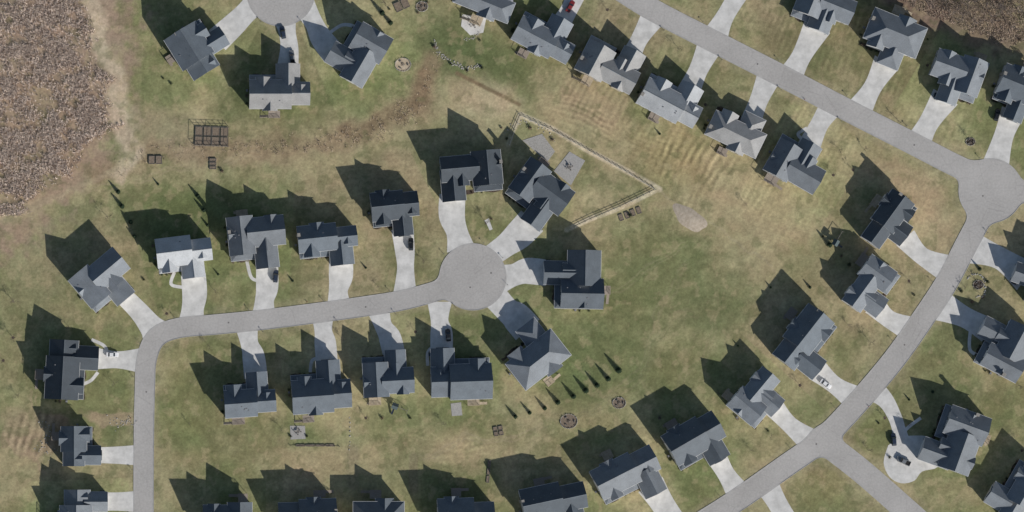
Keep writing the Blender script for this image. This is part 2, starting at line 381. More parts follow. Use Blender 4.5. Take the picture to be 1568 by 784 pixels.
    pt=ss(.58,.68,fbm(X/17+190,Y/17+140,5,5))*.36; blend(pt,(88,95,60))
    gn=(fbm(X/25,Y/25,3,4)-.5)*.12; C[...,1]*=1+gn*.4; C[...,0]*=1-gn
    lum=C.mean(-1,keepdims=True); C=lum+(C-lum)*.95
    C=np.clip(C/LF,0,1)
    V=np.stack([Xw,Yw,np.zeros(X.shape)],-1).reshape(-1,3)
    I=np.arange(nx*ny).reshape(ny,nx)
    F=np.stack([I[:-1,:-1],I[:-1,1:],I[1:,1:],I[1:,:-1]],-1).reshape(-1,4)
    me=bpy.data.meshes.new('ground'); me.vertices.add(len(V)); me.vertices.foreach_set('co',V.astype(np.float32).ravel())
    me.loops.add(F.size); me.loops.foreach_set('vertex_index',F.astype(np.int32).ravel())
    me.polygons.add(len(F)); me.polygons.foreach_set('loop_start',np.arange(0,F.size,4,dtype=np.int32))
    me.update(calc_edges=True)
    ca=me.color_attributes.new('groundcover','FLOAT_COLOR','POINT')
    ca.data.foreach_set('color',np.concatenate([C,np.ones(C.shape[:2]+(1,))],-1).astype(np.float32).ravel())
    m,nt,b=new_mat('lawn_and_scrub'); b.inputs['Roughness'].default_value=1; b.inputs['Specular IOR Level'].default_value=0.1
    at=nt.nodes.new('ShaderNodeAttribute'); at.attribute_name='groundcover'
    tc=nt.nodes.new('ShaderNodeTexCoord')
    a=nt.nodes.new('ShaderNodeTexNoise'); a.inputs['Scale'].default_value=1.1; a.inputs['Detail'].default_value=8; a.inputs['Roughness'].default_value=0.8
    nt.links.new(tc.outputs['Object'],a.inputs['Vector'])
    mr=nt.nodes.new('ShaderNodeMapRange'); mr.inputs['From Min'].default_value=.3; mr.inputs['From Max'].default_value=.7; mr.inputs['To Min'].default_value=.68; mr.inputs['To Max'].default_value=1.30
    nt.links.new(a.outputs['Fac'],mr.inputs['Value'])
    sc=nt.nodes.new('ShaderNodeVectorMath'); sc.operation='SCALE'
    nt.links.new(at.outputs['Color'],sc.inputs[0]); nt.links.new(mr.outputs[0],sc.inputs['Scale'])
    nt.links.new(sc.outputs[0],b.inputs['Base Color'])
    bp=nt.nodes.new('ShaderNodeBump'); bp.inputs['Strength'].default_value=0.3; bp.inputs['Distance'].default_value=0.25
    nt.links.new(a.outputs['Fac'],bp.inputs['Height']); nt.links.new(bp.outputs['Normal'],b.inputs['Normal'])
    me.materials.append(m)
    mkobj('ground',me)
build_ground()

# ---------------------------------------------------------------- roads by contouring the union of carriageways
def contours(F,xs,ys):
    def ip(i,j,k,l):
        a=F[j,i];b=F[l,k]; t=a/(a-b); return (xs[i]+(xs[k]-xs[i])*t, ys[j]+(ys[l]-ys[j])*t)
    pts={}
    nb={}
    neg=F<0
    mixed=(neg[:-1,:-1].astype(int)+neg[:-1,1:]+neg[1:,1:]+neg[1:,:-1])
    jj,ii=np.where((mixed>0)&(mixed<4))
    for j,i in zip(jj,ii):
        cs=[(i,j),(i+1,j),(i+1,j+1),(i,j+1)]; ed=[]
        for a in range(4):
            p,q=cs[a],cs[(a+1)%4]
            if neg[p[1],p[0]]!=neg[q[1],q[0]]:
                k=tuple(sorted((p,q)))
                if k not in pts: pts[k]=ip(k[0][0],k[0][1],k[1][0],k[1][1])
                ed.append(k)
        for a in range(0,len(ed)-1,2):
            nb.setdefault(ed[a],[]).append(ed[a+1]); nb.setdefault(ed[a+1],[]).append(ed[a])
    loops=[];seen=set()
    for k in nb:
        if k in seen: continue
        lp=[k];seen.add(k);cur=k
        while True:
            nx=[q for q in nb[cur] if q not in seen]
            if not nx: break
            cur=nx[0]; seen.add(cur); lp.append(cur)
        loops.append([pts[q] for q in lp])
    return loops
def resample(lp,d):
    A=np.array(lp+[lp[0]]); L=np.r_[0,np.cumsum(np.hypot(*np.diff(A,axis=0).T))]
    n=max(8,int(L[-1]/d)); t=np.linspace(0,L[-1],n,endpoint=False)
    return np.stack([np.interp(t,L,A[:,0]),np.interp(t,L,A[:,1])],1)
def strip_poly(pts,n=6):
    c=catmull(pts,n); L=[];R=[]
    for i,p in enumerate(c):
        a=c[max(0,i-1)];b=c[min(len(c)-1,i+1)]; dx,dy=b[0]-a[0],b[1]-a[1]; l=math.hypot(dx,dy) or 1
        nx,ny=-dy/l*p[2]/2,dx/l*p[2]/2
        L.append((p[0]+nx,p[1]+ny));R.append((p[0]-nx,p[1]-ny))
    return L,R
def pip(x,y,poly):
    c=False;j=len(poly)-1
    for i in range(len(poly)):
        xi,yi=poly[i];xj,yj=poly[j]
        if (yi>y)!=(yj>y) and x<(xj-xi)*(y-yi)/(yj-yi)+xi: c=not c
        j=i
    return c
DRP=[]
for d in DR:
    L,R=strip_poly(list(d)); DRP.append((L,R,L+R[::-1]))
def paved(x,y):
    if road_sdf(np.array([x]),np.array([y]))[0]<4: return True
    return any(pip(x,y,dp[2]) for dp in DRP)
gx=np.arange(-140,1720,2.0); gy=np.arange(-150,940,2.0)
GX,GY=np.meshgrid(gx,gy); F=road_sdf(GX,GY)
F[0,:]=F[-1,:]=1;F[:,0]=F[:,-1]=1
for lp in contours(F,gx,gy):
    if len(lp)<20: continue
    A=resample(lp,3.0)
    for _ in range(2): A=(np.roll(A,1,0)+2*A+np.roll(A,-1,0))/4
    W=np.stack([(A[:,0]-784)*S,(392-A[:,1])*S],1)
    if 0.5*np.sum(W[:,0]*np.roll(W[:,1],-1)-W[:,1]*np.roll(W[:,0],-1))<0: W=W[::-1]; A=A[::-1]
    T=np.roll(W,-1,0)-np.roll(W,1,0); T/=np.hypot(T[:,0],T[:,1])[:,None]; N=np.stack([T[:,1],-T[:,0]],1)
    n=len(W)
    tr=tessellate_polygon([[Vector((p[0],p[1],0)) for p in W]])
    mb=MB(); mb.add([(p[0],p[1],0.036) for p in W],[t for t in tr]); o=mb.obj('road',[M_ROAD])
    gi=W-N*0.5
    mb=MB(); mb.add([(p[0],p[1],0.042) for p in W]+[(p[0],p[1],0.042) for p in gi],[(i,(i+1)%n,n+(i+1)%n,n+i) for i in range(n)])
    mb.obj('gutter',[M_GUT])
    drop=[]
    for p in A:
        drop.append(any(abs(p[0]-dp[0][-1][0])<60 and abs(p[1]-dp[0][-1][1])<60 and pip(p[0],p[1],dp[2]) for dp in DRP))
    h=np.array([0.05 if q else 0.13 for q in drop]); h=(np.roll(h,1)+h+np.roll(h,-1))/3
    wo=W+N*0.16
    vs=[(W[i,0],W[i,1],0.02) for i in range(n)]+[(W[i,0],W[i,1],h[i]) for i in range(n)]+[(wo[i,0],wo[i,1],h[i]) for i in range(n)]+[(wo[i,0],wo[i,1],-0.02) for i in range(n)]
    fs=[]
    for k in range(3):
        fs+=[(k*n+i,k*n+(i+1)%n,(k+1)*n+(i+1)%n,(k+1)*n+i) for i in range(n)]
    mb=MB(); mb.add(vs,fs); mb.obj('kerb',[M_KERB])
def sheet_strip(name,pts,z,m):
    L,R=strip_poly(pts); mb=MB(); n=len(L)
    vs=[(*P(*p),z) for p in L]+[(*P(*p),z) for p in R]
    mb.add(vs,[(i,i+1,n+i+1,n+i) for i in range(n-1)])
    return mb.obj(name,[m])
for i,d in enumerate(DR): sheet_strip('driveway',d,0.018+(i%3)*.004,M_DRIVE)
for w in WALKS: sheet_strip('front_walk',w,0.031,M_DRIVE)
def disc_sheet(name,cx,cy,rx,ry,rot,z,m,seed=0,jit=.12,n=28,dome=0):
    r=random.Random(seed*31+int(cx)); mb=MB(); ph=[r.uniform(0,6.28) for _ in range(4)]
    x0,y0=P(cx,cy); vs=[(0,0,dome)]
    rings=[0.35,.7,1.0] if dome else [1.0]
    for q in rings:
        for i in range(n):
            t=2*math.pi*i/n; k=q*(1+jit*(math.sin(2*t+ph[0])*.5+math.sin(3*t+ph[1])*.4+math.sin(5*t+ph[2])*.3))
            x=math.cos(t)*rx*S*k;y=math.sin(t)*ry*S*k; a=math.radians(rot)
            vs.append((x*math.cos(a)-y*math.sin(a),x*math.sin(a)+y*math.cos(a),dome*(1-q*q)))
    fs=[(0,1+i,1+(i+1)%n) for i in range(n)]
    for k in range(len(rings)-1):
        fs+=[(1+k*n+i,1+(k+1)*n+i,1+(k+1)*n+(i+1)%n,1+k*n+(i+1)%n) for i in range(n)]
    mb.add(vs,fs); return mb.obj(name,[m],loc=(x0,y0,z),smooth=bool(dome))

# ---------------------------------------------------------------- houses
OH=0.45
def add_wing(wl,rf,w):
    x0,x1,y0,y1,e,p,ax,kind=w
    def T(u,v,z):
        cx,cy=(x0+x1)/2,(y0+y1)/2
        return (cx+u,cy+v,z) if ax=='X' else (cx-v,cy+u,z)
    a=((x1-x0) if ax=='X' else (y1-y0))/2; b=((y1-y0) if ax=='X' else (x1-x0))/2
    R=e+p*b
    if kind in('gable','dormer'):
        oh=OH if kind=='gable' else .2; zb=0 if kind=='gable' else e-1.6
        sec=[(-b,zb),(b,zb),(b,e),(0,R),(-b,e)]
        vs=[T(-a,v,z) for v,z in sec]+[T(a,v,z) for v,z in sec]
        wl.add(vs,[(0,4,3,2,1),(5,6,7,8,9)]+[(i,(i+1)%5,5+(i+1)%5,5+i) for i in range(5)])
        A=a+oh*.78; B=b+oh; E=e-p*oh; t0=.03;t1=.22
        sec=[(-B,E+t0),(0,R+t0),(B,E+t0),(B,E+t1),(0,R+t1),(-B,E+t1)]
        vs=[T(-A,v,z) for v,z in sec]+[T(A,v,z) for v,z in sec]
        rf.add(vs,[(3,9,10,4),(4,10,11,5)],0)
        rf.add(vs,[(0,6,7,1),(1,7,8,2),(2,8,9,3),(5,11,6,0),(0,1,4,5),(1,2,3,4),(6,11,10,7),(7,10,9,8)],1)
        sec=[(-.16,R+t1-.16*p+.03),(0,R+t1+.05),(.16,R+t1-.16*p+.03)]
        vs=[T(-A,v,z) for v,z in sec]+[T(A,v,z) for v,z in sec]
        rf.add(vs,[(0,3,4,1),(1,4,5,2)],2)
        if kind=='gable':
          for sg in(-1,1):
            q=[T(-A,sg*(B+.01),0),T(A,sg*(B+.12),0)]
            xa,xb=sorted((q[0][0],q[1][0]));ya,yb=sorted((q[0][1],q[1][1]))
            rf.box(xa,xb,ya,yb,E+.04,E+.18,1)
    else:
        wl.box(x0,x1,y0,y1,0,e)
        A=a+OH;B=b+OH;E=e-.02
        if A<B-1e-6:
            add_roof_hip(rf,(x0+x1)/2,(y0+y1)/2,B,A,E,p,'Y' if ax=='X' else 'X'); return
        add_roof_hip(rf,(x0+x1)/2,(y0+y1)/2,A,B,E,p,ax)
def add_roof_hip(rf,cx,cy,A,B,E,p,ax):
    def T(u,v,z): return (cx+u,cy+v,z) if ax=='X' else (cx-v,cy+u,z)
    H=E+.2+p*B; r=A-B
    vs=[T(-A,-B,E+.2),T(A,-B,E+.2),T(A,B,E+.2),T(-A,B,E+.2),T(-r,0,H),T(r,0,H)]
    rf.add(vs,[(0,1,5,4),(1,2,5),(2,3,4,5),(3,0,4)],0)
    vs=[T(u,v,z) for z in(E,E+.2) for u,v in((-A,-B),(A,-B),(A,B),(-A,B))]
    rf.add(vs,[(0,3,2,1),(0,1,5,4),(1,2,6,5),(2,3,7,6),(3,0,4,7)],1)
    for u0,u1,v0,v1 in((-A-.13,A+.13,-B-.13,-B-.01),(-A-.13,A+.13,B+.01,B+.13),(-A-.13,-A-.01,-B,B),(A+.01,A+.13,-B,B)):
        a=T(u0,v0,0);b=T(u1,v1,0); rf.box(min(a[0],b[0]),max(a[0],b[0]),min(a[1],b[1]),max(a[1],b[1]),E+.05,E+.17,1)
def inside(x,y,z,wings,skip):
    for i,w in enumerate(wings):
        if i==skip: continue
        if w[0]-.2<x<w[1]+.2 and w[2]-.2<y<w[3]+.2 and z<w[4]+1: return True
    return False
SH_SPOTS=[]; BINS=[]
def house(spec,seed):
    cx,cy,Wp,Dp,phi,roof,dr,style,sid=spec
    r=random.Random(seed*97+5); r2=random.Random(seed*13+1)
    W=Wp*S-0.9; D=Dp*S-0.9
    x,y=P(cx,cy); rot=math.radians(phi+90)
    root=empty('suburban_house',(x,y,0),rot)
    if dr is not None:
        dx,dy=P(DR[dr][0][0],DR[dr][0][1]); lx=(dx-x)*math.cos(-rot)-(dy-y)*math.sin(-rot)
    else: lx=W*.25*r.choice((-1,1))
    gw=min(8.2,max(6.4,W*.38))
    gx0=max(-W/2,min(W/2-gw,lx-gw/2)); s=1 if gx0+gw/2>0 else -1
    j=lambda a=.04:r.uniform(-a,a)
    yb=D/2; e=5.9+j(.3); p=0.68+j(.06); wings=[]
    k=r.uniform(.60,.67); ym=yb-k*D
    if style==0:
        cut=W*r.uniform(.6,.72)
        if s>0: xa=(-W/2,-W/2+cut); xb=(-W/2+cut-.5,W/2)
        else: xa=(W/2-cut,W/2); xb=(-W/2,W/2-cut+.5)
        wings.append((xa[0],xa[1],ym,yb,e,p,'X','gable'))
        wings.append((xb[0],xb[1],ym+.8,yb-r.uniform(.8,2.0),e-r.uniform(.4,1.2),p-.02,'X','gable'))
        wings.append((gx0,gx0+gw,-D/2,ym+2.5,4.0+j(),.75,'Y','gable'))
        fx=(xa[0]+xa[1])/2 - s*W*.12; fw=r.uniform(4.2,5.6)
        wings.append((fx-fw/2,fx+fw/2,ym-r.uniform(1.2,2.2),ym+4,e-.25,.85,'Y','gable'))
        bx=xa[0]+(xa[1]-xa[0])*r.uniform(.35,.65)
        if r.random()<.7: wings.append((bx-2.3,bx+2.3,yb-3.5,yb+.9,e-.35,.8,'Y','gable'))
        wings.append((xa[0]+.6,xa[1]-.4,ym-2.0,ym+1,2.7,.3,'X','hip'))
        gd=(xb[0]+xb[1])/2+s*.6; gb=(wings[1][3]-wings[1][2])/2
        if r2.random()<.7: wings.append((gd-1.5,gd+1.5,ym+1.5,ym+.8+gb,wings[1][4]+.9,.8,'Y','dormer'))
        g2=gx0+gw/2
        if r2.random()<.5: wings.append((g2-gw*.28,g2+gw*.28,-D/2-.5,-D/2+4,4.0,.95,'Y','dormer'))
    elif style==1:
        wings.append((-W/2,W/2,ym,yb-.4,e,p-.08,'X','hip'))
        wings.append((gx0,gx0+gw,-D/2,ym+4,4.2+j(),.62,'Y','hip'))
        fx=-s*W*.25; wings.append((fx-2.8,fx+2.8,ym-2.0,ym+4,e-.2,.85,'Y','gable'))
        bx=s*W*.12; wings.append((bx-3,bx+3,yb-4,yb+1.0,e-.3,.7,'Y','gable'))
        wings.append((fx+s*3,fx+s*3+s*.01+3,ym-1.4,ym+2,2.8,.4,'X','hip'))
    else:
        mw=W*r.uniform(.42,.5); mx=-s*(W/2-mw/2)
        wings.append((mx-mw/2,mx+mw/2,ym-1.6,yb,e,p+.02,'Y','gable'))
        ox0,ox1=(-W/2+mw-2,W/2) if s>0 else (-W/2,W/2-mw+2)
        wings.append((ox0,ox1,ym+1.0,yb-1.2,e-.3,p,'X','gable'))
        wings.append((gx0,gx0+gw,-D/2,ym+5,4.0+j(),.8,'Y','gable'))
        wings.append((mx-W/4,mx+W/4,yb-.5*k*D-2.6,yb-.5*k*D+2.6,e-.5,.75,'X','gable')) 
        gm=s*W*.16; wings.append((gm-2.2,gm+2.2,ym-1.0,ym+4,e-.6,.95,'Y','gable'))
        wings.append((mx-mw/2+.5,mx+mw/2+2,ym-3.4,ym,2.7,.3,'X','hip'))
        bm=s*W*.28
        if r2.random()<.6: wings.append((bm-1.9,bm+1.9,yb-4.5,yb-.6,e-.2,.85,'Y','gable'))
    wings=[w if w[1]<=W/2+.01 and w[0]>=-W/2-.01 else (max(w[0],-W/2+.15),min(w[1],W/2-.15))+w[2:] for w in wings]
    wl=MB();rf=MB();tr=MB();gl=MB()
    for w in wings: add_wing(wl,rf,w)
    for w in wings[:3]: wl.box(w[0]-.04,w[1]+.04,w[2]-.04,w[3]+.04,0,.45+.01*wings.index(w),1)
    def win(wi,axis,c,fix,sg,z,ww,hh):
        px,py=(c,fix+sg*.6) if axis=='X' else (fix+sg*.6,c)
        if inside(px,py,z,wings,wi): return
        a,b=sorted((fix-sg*.05,fix+sg*.06)); a2,b2=sorted((fix-sg*.05,fix+sg*.085))
        if axis=='X':
            tr.box(c-ww/2-.12,c+ww/2+.12,a,b,z-hh/2-.12,z+hh/2+.12); gl.box(c-ww/2,c+ww/2,a2,b2,z-hh/2,z+hh/2)
            tr.box(c-.03,c+.03,*sorted((fix+sg*.06,fix+sg*.1)),z-hh/2,z+hh/2)
        else:
            tr.box(a,b,c-ww/2-.12,c+ww/2+.12,z-hh/2-.12,z+hh/2+.12); gl.box(a2,b2,c-ww/2,c+ww/2,z-hh/2,z+hh/2)
            tr.box(*sorted((fix+sg*.06,fix+sg*.1)),c-.03,c+.03,z-hh/2,z+hh/2)
    for wi,w in enumerate(wings[:5]):
        if wi==2 or w[7]=='dormer': continue
        rows=[z for z in(1.55,4.4) if z+.9<w[4]]
        for z in rows:
            L=w[1]-w[0]; n=max(1,int(L/3.0))
            for i in range(n):
                c=w[0]+L*(i+.5)/n
                win(wi,'X',c,w[2],-1,z,1.3,1.5); win(wi,'X',c,w[3],1,z,1.3,1.5)
            L=w[3]-w[2]; n=max(1,int(L/4.0))
            for i in range(n):
                c=w[2]+L*(i+.5)/n
                win(wi,'Y',c,w[0],-1,z,1.1,1.4); win(wi,'Y',c,w[1],1,z,1.1,1.4)
    g=wings[2] if style!=1 else wings[1]; dd=MB(); y0=g[2]
    dd.box(g[0]+.9,g[1]-.9,y0-.06,y0+.05,0.02,2.3)
    for i in range(4): dd.box(g[0]+1.0,g[1]-1.0,y0-.09,y0-.05,.15+i*.55,.58+i*.55)
    tr.box(g[0]+.75,g[1]-.75,y0-.05,y0+.04,2.3,2.48)
    m0=wings[0]; fdx=(m0[0]+m0[1])/2+s*1.2
    fd=MB(); fd.box(fdx-.5,fdx+.5,m0[2]-.09,m0[2]+.02,.3,2.4); fd.box(fdx-1.3,fdx+1.3,m0[2]-1.6,m0[2]-.1,0,.28,1)
    vt=MB()
    m=wings[0]; b=(m[3]-m[2])/2 if m[6]=='X' else (m[1]-m[0])/2; ctr=((m[0]+m[1])/2,(m[2]+m[3])/2)
    for i in range(r.randint(3,6)):
        if m[6]=='X':
            vx=r.uniform(m[0]+1.5,m[1]-1.5); off=r.uniform(.8,b-1.0); vy=ctr[1]+off
        else:
            vy=r.uniform(m[2]+1.5,m[3]-1.5); off=r.uniform(.8,b-1.0); vx=ctr[0]+r.choice((-1,1))*off
        z=m[4]+m[5]*(b-off)
        if m[7]=='hip': z=min(z,m[4]+.5)
        if r.random()<.5: vt.box(vx-.2,vx+.2,vy-.2,vy+.2,z-.2,z+.45)
        else: vt.tube((vx,vy,z-.2),(vx,vy,z+.6),.07,.07,8)
    if r.random()<.4:
        vx=m[0]+.1 if s>0 else m[1]-.1
        vt.box(vx-.5,vx+.5,ctr[1]+1.2,ctr[1]+2.4,0,m[4]+3.2,1)
        vt.box(vx-.58,vx+.58,ctr[1]+1.12,ctr[1]+2.48,m[4]+3.2,m[4]+3.35,1)
    ac_x=-s*(W/2+.9); vt.box(ac_x-.4,ac_x+.4,1.0,1.8,0.02,.85); vt.tube((ac_x,1.4,.85),(ac_x,1.4,.93),.3,.3,12)
    wl.obj('walls',[SID[sid],M_STONE],root)
    rf.obj('roof',[ROOFS[roof],M_TRIM,ROOFS['mid' if roof in('dark','mid') else 'grey']],root)
    tr.obj('window_frames',[M_TRIM],root); gl.obj('windows',[M_GLASS],root)
    dd.obj('garage_door',[M_TRIM],root); fd.obj('front_door',[M_DOOR,M_DRIVE],root); vt.obj('roof_vents',[M_VENT,M_STONE],root)
    if r.random()<.8:
        dk=MB(); dw=r.uniform(3.2,5.0); dp=r.uniform(2.6,3.6); hx=(m0[0]+m0[1])/2+r.uniform(-2,2); z=r.choice((.6,2.3,2.6)); yy=max([q[3] for q in wings if q[0]<hx+dw/2 and q[1]>hx-dw/2]+[yb])+.05
        n=int(dp/.3)
        for i in range(n): dk.box(hx-dw/2,hx+dw/2,yy+i*dp/n,yy+(i+1)*dp/n-.02,z-.05,z)
        dk.box(hx-dw/2+.05,hx+dw/2-.05,yy+.05,yy+dp-.05,z-.28,z-.055)
        for px in(hx-dw/2+.1,hx,hx+dw/2-.1): dk.box(px-.07,px+.07,yy+dp-.2,yy+dp-.06,0,z+1.0)
        dk.box(hx-dw/2,hx+dw/2,yy+dp-.12,yy+dp,z+1.0,z+1.06)
        for px in(hx-dw/2,hx+dw/2-.1): dk.box(px,px+.1,yy,yy+dp-.13,z+1.0,z+1.06)
        nb=int(dw/.25)
        for i in range(nb): dk.box(hx-dw/2+i*dw/nb,hx-dw/2+i*dw/nb+.04,yy+dp-.09,yy+dp-.04,z,z+1.0)
        ns=int(z/.19)
        sd=r.choice((-1,1))
        for i in range(ns):
            a=hx+sd*(dw/2+.02+i*.27); dk.box(min(a,a+sd*.26),max(a,a+sd*.26),yy+dp-1.3,yy+dp-.25,z-(i+1)*.19-.05,z-(i+1)*.19)
        dk.obj('deck',[M_WOODL if r.random()<.4 else M_WOOD],root)
    def to_world(lx,ly): return (x+lx*math.cos(rot)-ly*math.sin(rot), y+lx*math.sin(rot)+ly*math.cos(rot))
    xa,xb=(-W/2,gx0-.2) if s>0 else (gx0+gw+.2,W/2)
    if xb-xa>2:
        mb=MB(); n=14; vs=[];yf=min(w[2] for i,w in enumerate(wings) if w is not g and w[7]!='dormer')
        for i in range(n+1):
            t=i/n; vs.append((xa+(xb-xa)*t,yf-.7-.5*math.sin(t*9+seed),.012))
        for i in range(n+1): vs.append((xa+(xb-xa)*i/n,yf+.6,.012))
        mb.add(vs,[(i,i+1,n+2+i,n+1+i) for i in range(n)]); o=mb.obj('mulch_bed',[M_MULCH],loc=(x,y,0),rot=rot)
        for i in range(int((xb-xa)/1.9)):
            SH_SPOTS.append(to_world(xa+.9+i*1.9+r.uniform(-.3,.3),yf-.5+r.uniform(-.3,.3)))
    sx=-s*(W/2+1.0)
    for i in range(r.randint(0,2)): SH_SPOTS.append(to_world(sx,r.uniform(-D*.1,D*.4)))
    if r2.random()<.5:
        ox=(gx0+gw+.6) if s>0 else (gx0-.6)
        BINS.append((*to_world(ox,-D/2+1.2),rot)); BINS.append((*to_world(ox,-D/2+2.1),rot))
for i,h in enumerate(HS): house(h,i)
mb=MB()
mb.add([(-.26,-.3,.08),(.26,-.3,.08),(.26,.3,.08),(-.26,.3,.08),(-.32,-.38,1.0),(.32,-.38,1.0),(.32,.38,1.0),(-.32,.38,1.0)],[(0,3,2,1),(0,1,5,4),(1,2,6,5),(2,3,7,6),(3,0,4,7),(4,5,6,7)])
mb.add([(-.34,-.42,1.01),(.34,-.42,1.01),(.34,.4,1.01),(-.34,.4,1.01),(-.28,-.34,1.1),(.28,-.34,1.1),(.28,.34,1.12),(-.28,.34,1.12)],[(0,3,2,1),(0,1,5,4),(1,2,6,5),(2,3,7,6),(3,0,4,7),(4,5,6,7)])
mb.tube((-.3,.36,.12),(-.22,.36,.12),.12,.12,10); mb.tube((.22,.36,.12),(.3,.36,.12),.12,.12,10); mb.tube((-.3,.46,1.0),(.3,.46,1.0),.02,.02,6)
BINM=mb.mesh('wheelie_bin',[M_BIN])
for a,b,c in BINS: mkobj('wheelie_bin',BINM,loc=(a,b,.03),rot=c)

# ---------------------------------------------------------------- plants
def shrub_mesh(name,m,seed,R=.75,H=.9,n=260):
    r=random.Random(seed); mb=MB()
    for i in range(5): 
        a=r.uniform(0,6.28); mb.tube((0,0,0),(math.cos(a)*R*.5,math.sin(a)*R*.5,H*.7),.03,.01,4,1)
    for i in range(n):
        t=r.uniform(0,6.28); u=r.random()**.6; ph=r.uniform(0.1,1.5); k=1+.2*math.sin(3*t+seed)
        c=Vector((math.cos(t)*math.cos(ph)*R*u*k,math.sin(t)*math.cos(ph)*R*u*k,.1+math.sin(ph)*H*u))
        d=Vector((r.gauss(0,1),r.gauss(0,1),r.gauss(0,1))).normalized(); e=d.orthogonal().normalized(); s=r.uniform(.07,.15)
        mb.add([c+d*s,c+e*s*.6,c-d*s,c-e*s*.6],[(0,1,2,3)])
    return mb.mesh(name,[m,M_BARK])
SHM=[shrub_mesh('shrub',M_SHRUB,i) for i in range(3)]+[shrub_mesh('dormant_shrub',M_SHRUBD,i+5,n=200) for i in range(2)]
for q in [(768,196),(776,212),(812,196),(846,214),(1288,392),(1260,362),(1400,452),(1472,446),(1488,462),(1512,432),(1345,648),(1362,700),(1352,730),(640,470),(752,335),(340,262),(415,330),(220,428),(1300,405),(965,330),(585,640),(628,640),(445,668),(470,668),(665,72),(690,98),(715,108),(738,104),(735,62),(596,14),(640,20),(655,4),(250,120),(262,128),(1176,660),(1200,216),(1560,60),(1498,88),(1420,60)]:
    SH_SPOTS.append(P(*q))
for i,(a,b) in enumerate(SH_SPOTS):
    k=random.choice((0,1,2,3,4)); sc=random.uniform(.7,1.25)
    if paved(a/S+784,392-b/S): continue
    mkobj('shrub' if k<3 else 'dormant_shrub',SHM[k],loc=(a,b,0),rot=random.uniform(0,6),scale=(sc,sc,sc*random.uniform(.8,1.1)))
def conifer_mesh(seed,H=4.2,R=1.25):
    r=random.Random(seed); mb=MB(); mb.tube((0,0,0),(0,0,H*.95),.11,.02,7,1)
    z=.35
    while z<H*.98:
        rad=R*(1-z/H)**.85*r.uniform(.85,1.1)+.05; nb=int(7+rad*7)
        for i in range(nb):
            t=2*math.pi*i/nb+r.uniform(-.3,.3); L=rad*r.uniform(.75,1.12)
            d=Vector((math.cos(t),math.sin(t),0)); pp=Vector((-math.sin(t),math.cos(t),0))
            mb.tube((0,0,z),tuple(d*L*.9+Vector((0,0,z-.08))),.02,.008,3,1,False)
            for q in range(4):
                f=.3+.22*q; c=d*L*f+Vector((0,0,z-.12*f+r.uniform(-.05,.05))); w=.2*(1.15-f*.5)
                for sg in(-1,1):
                    tip=c+d*.14+pp*sg*w+Vector((0,0,r.uniform(-.12,.04)))
                    mb.add([c-d*.05,c+d*.16,tip],[(0,1,2)])
            mb.add([d*L*.85+Vector((0,0,z))+pp*.1,d*L*.85+Vector((0,0,z))-pp*.1,d*L*1.08+Vector((0,0,z-.12))],[(0,1,2)])
        z+=.2
    return mb.mesh('pine_tree',[M_CONIF,M_BARK])
CM=[conifer_mesh(i) for i in range(3)]
for i,(a,b,s) in enumerate([(947,567,1.0),(931,580,.9),(914,590,.85),(897,598,.9),(878,607,.85),(854,616,.85),(834,625,.7),(811,632,.65),(789,638,.7),
   (181,294,.7),(187,316,.8),(200,340,.7),(206,362,.6),(303,300,.7),(312,322,.7),(318,345,.5),(1270,375,.9),(1500,412,.6),(1010,205,.4),(585,20,.9),(598,35,.8),
   (242,282,.4),(1240,440,.5),(1130,530,.4),(1428,600,.5),(1392,612,.4),(560,410,.4),(448,430,.4),(334,420,.4),(1180,440,.4)]):
    if not paved(a,b): mkobj('pine_tree',CM[i%3],loc=(*P(a,b),0),rot=i*1.3,scale=(s,s,s*1.0))
def bare_branches(mb,r,H,depth=4,spread=.55,r0=.14,nch=3):
    def rec(p,d,L,rad,k):
        q=p+d*L; mb.tube(p,q,rad,rad*.6,4 if k<depth-1 else 5,0,False)
        if k==0: return
        n=nch+(1 if r.random()<.5 else 0)
        for i in range(n):
            ax=d.orthogonal().normalized(); ax.rotate(Matrix.Rotation(r.uniform(0,6.28),3,d)) ; nd=d.copy(); nd.rotate(Matrix.Rotation(r.uniform(.35,1.0)*spread*1.6,3,ax)); nd=(nd+Vector((0,0,.12))).normalized()
            st=p+d*L*r.uniform(.55,1.0)
            rec(st,nd,L*r.uniform(.6,.85),max(rad*.55,.012),k-1)
    rec(Vector((0,0,0)),Vector((r.uniform(-.05,.05),r.uniform(-.05,.05),1)).normalized(),H*.36,r0,depth)
BM=[]
for i in range(4):
    mb=MB(); bare_branches(mb,random.Random(i+3),5.5,4,.6,.10,3); BM.append(mb.mesh('bare_tree',[M_TWIG]))
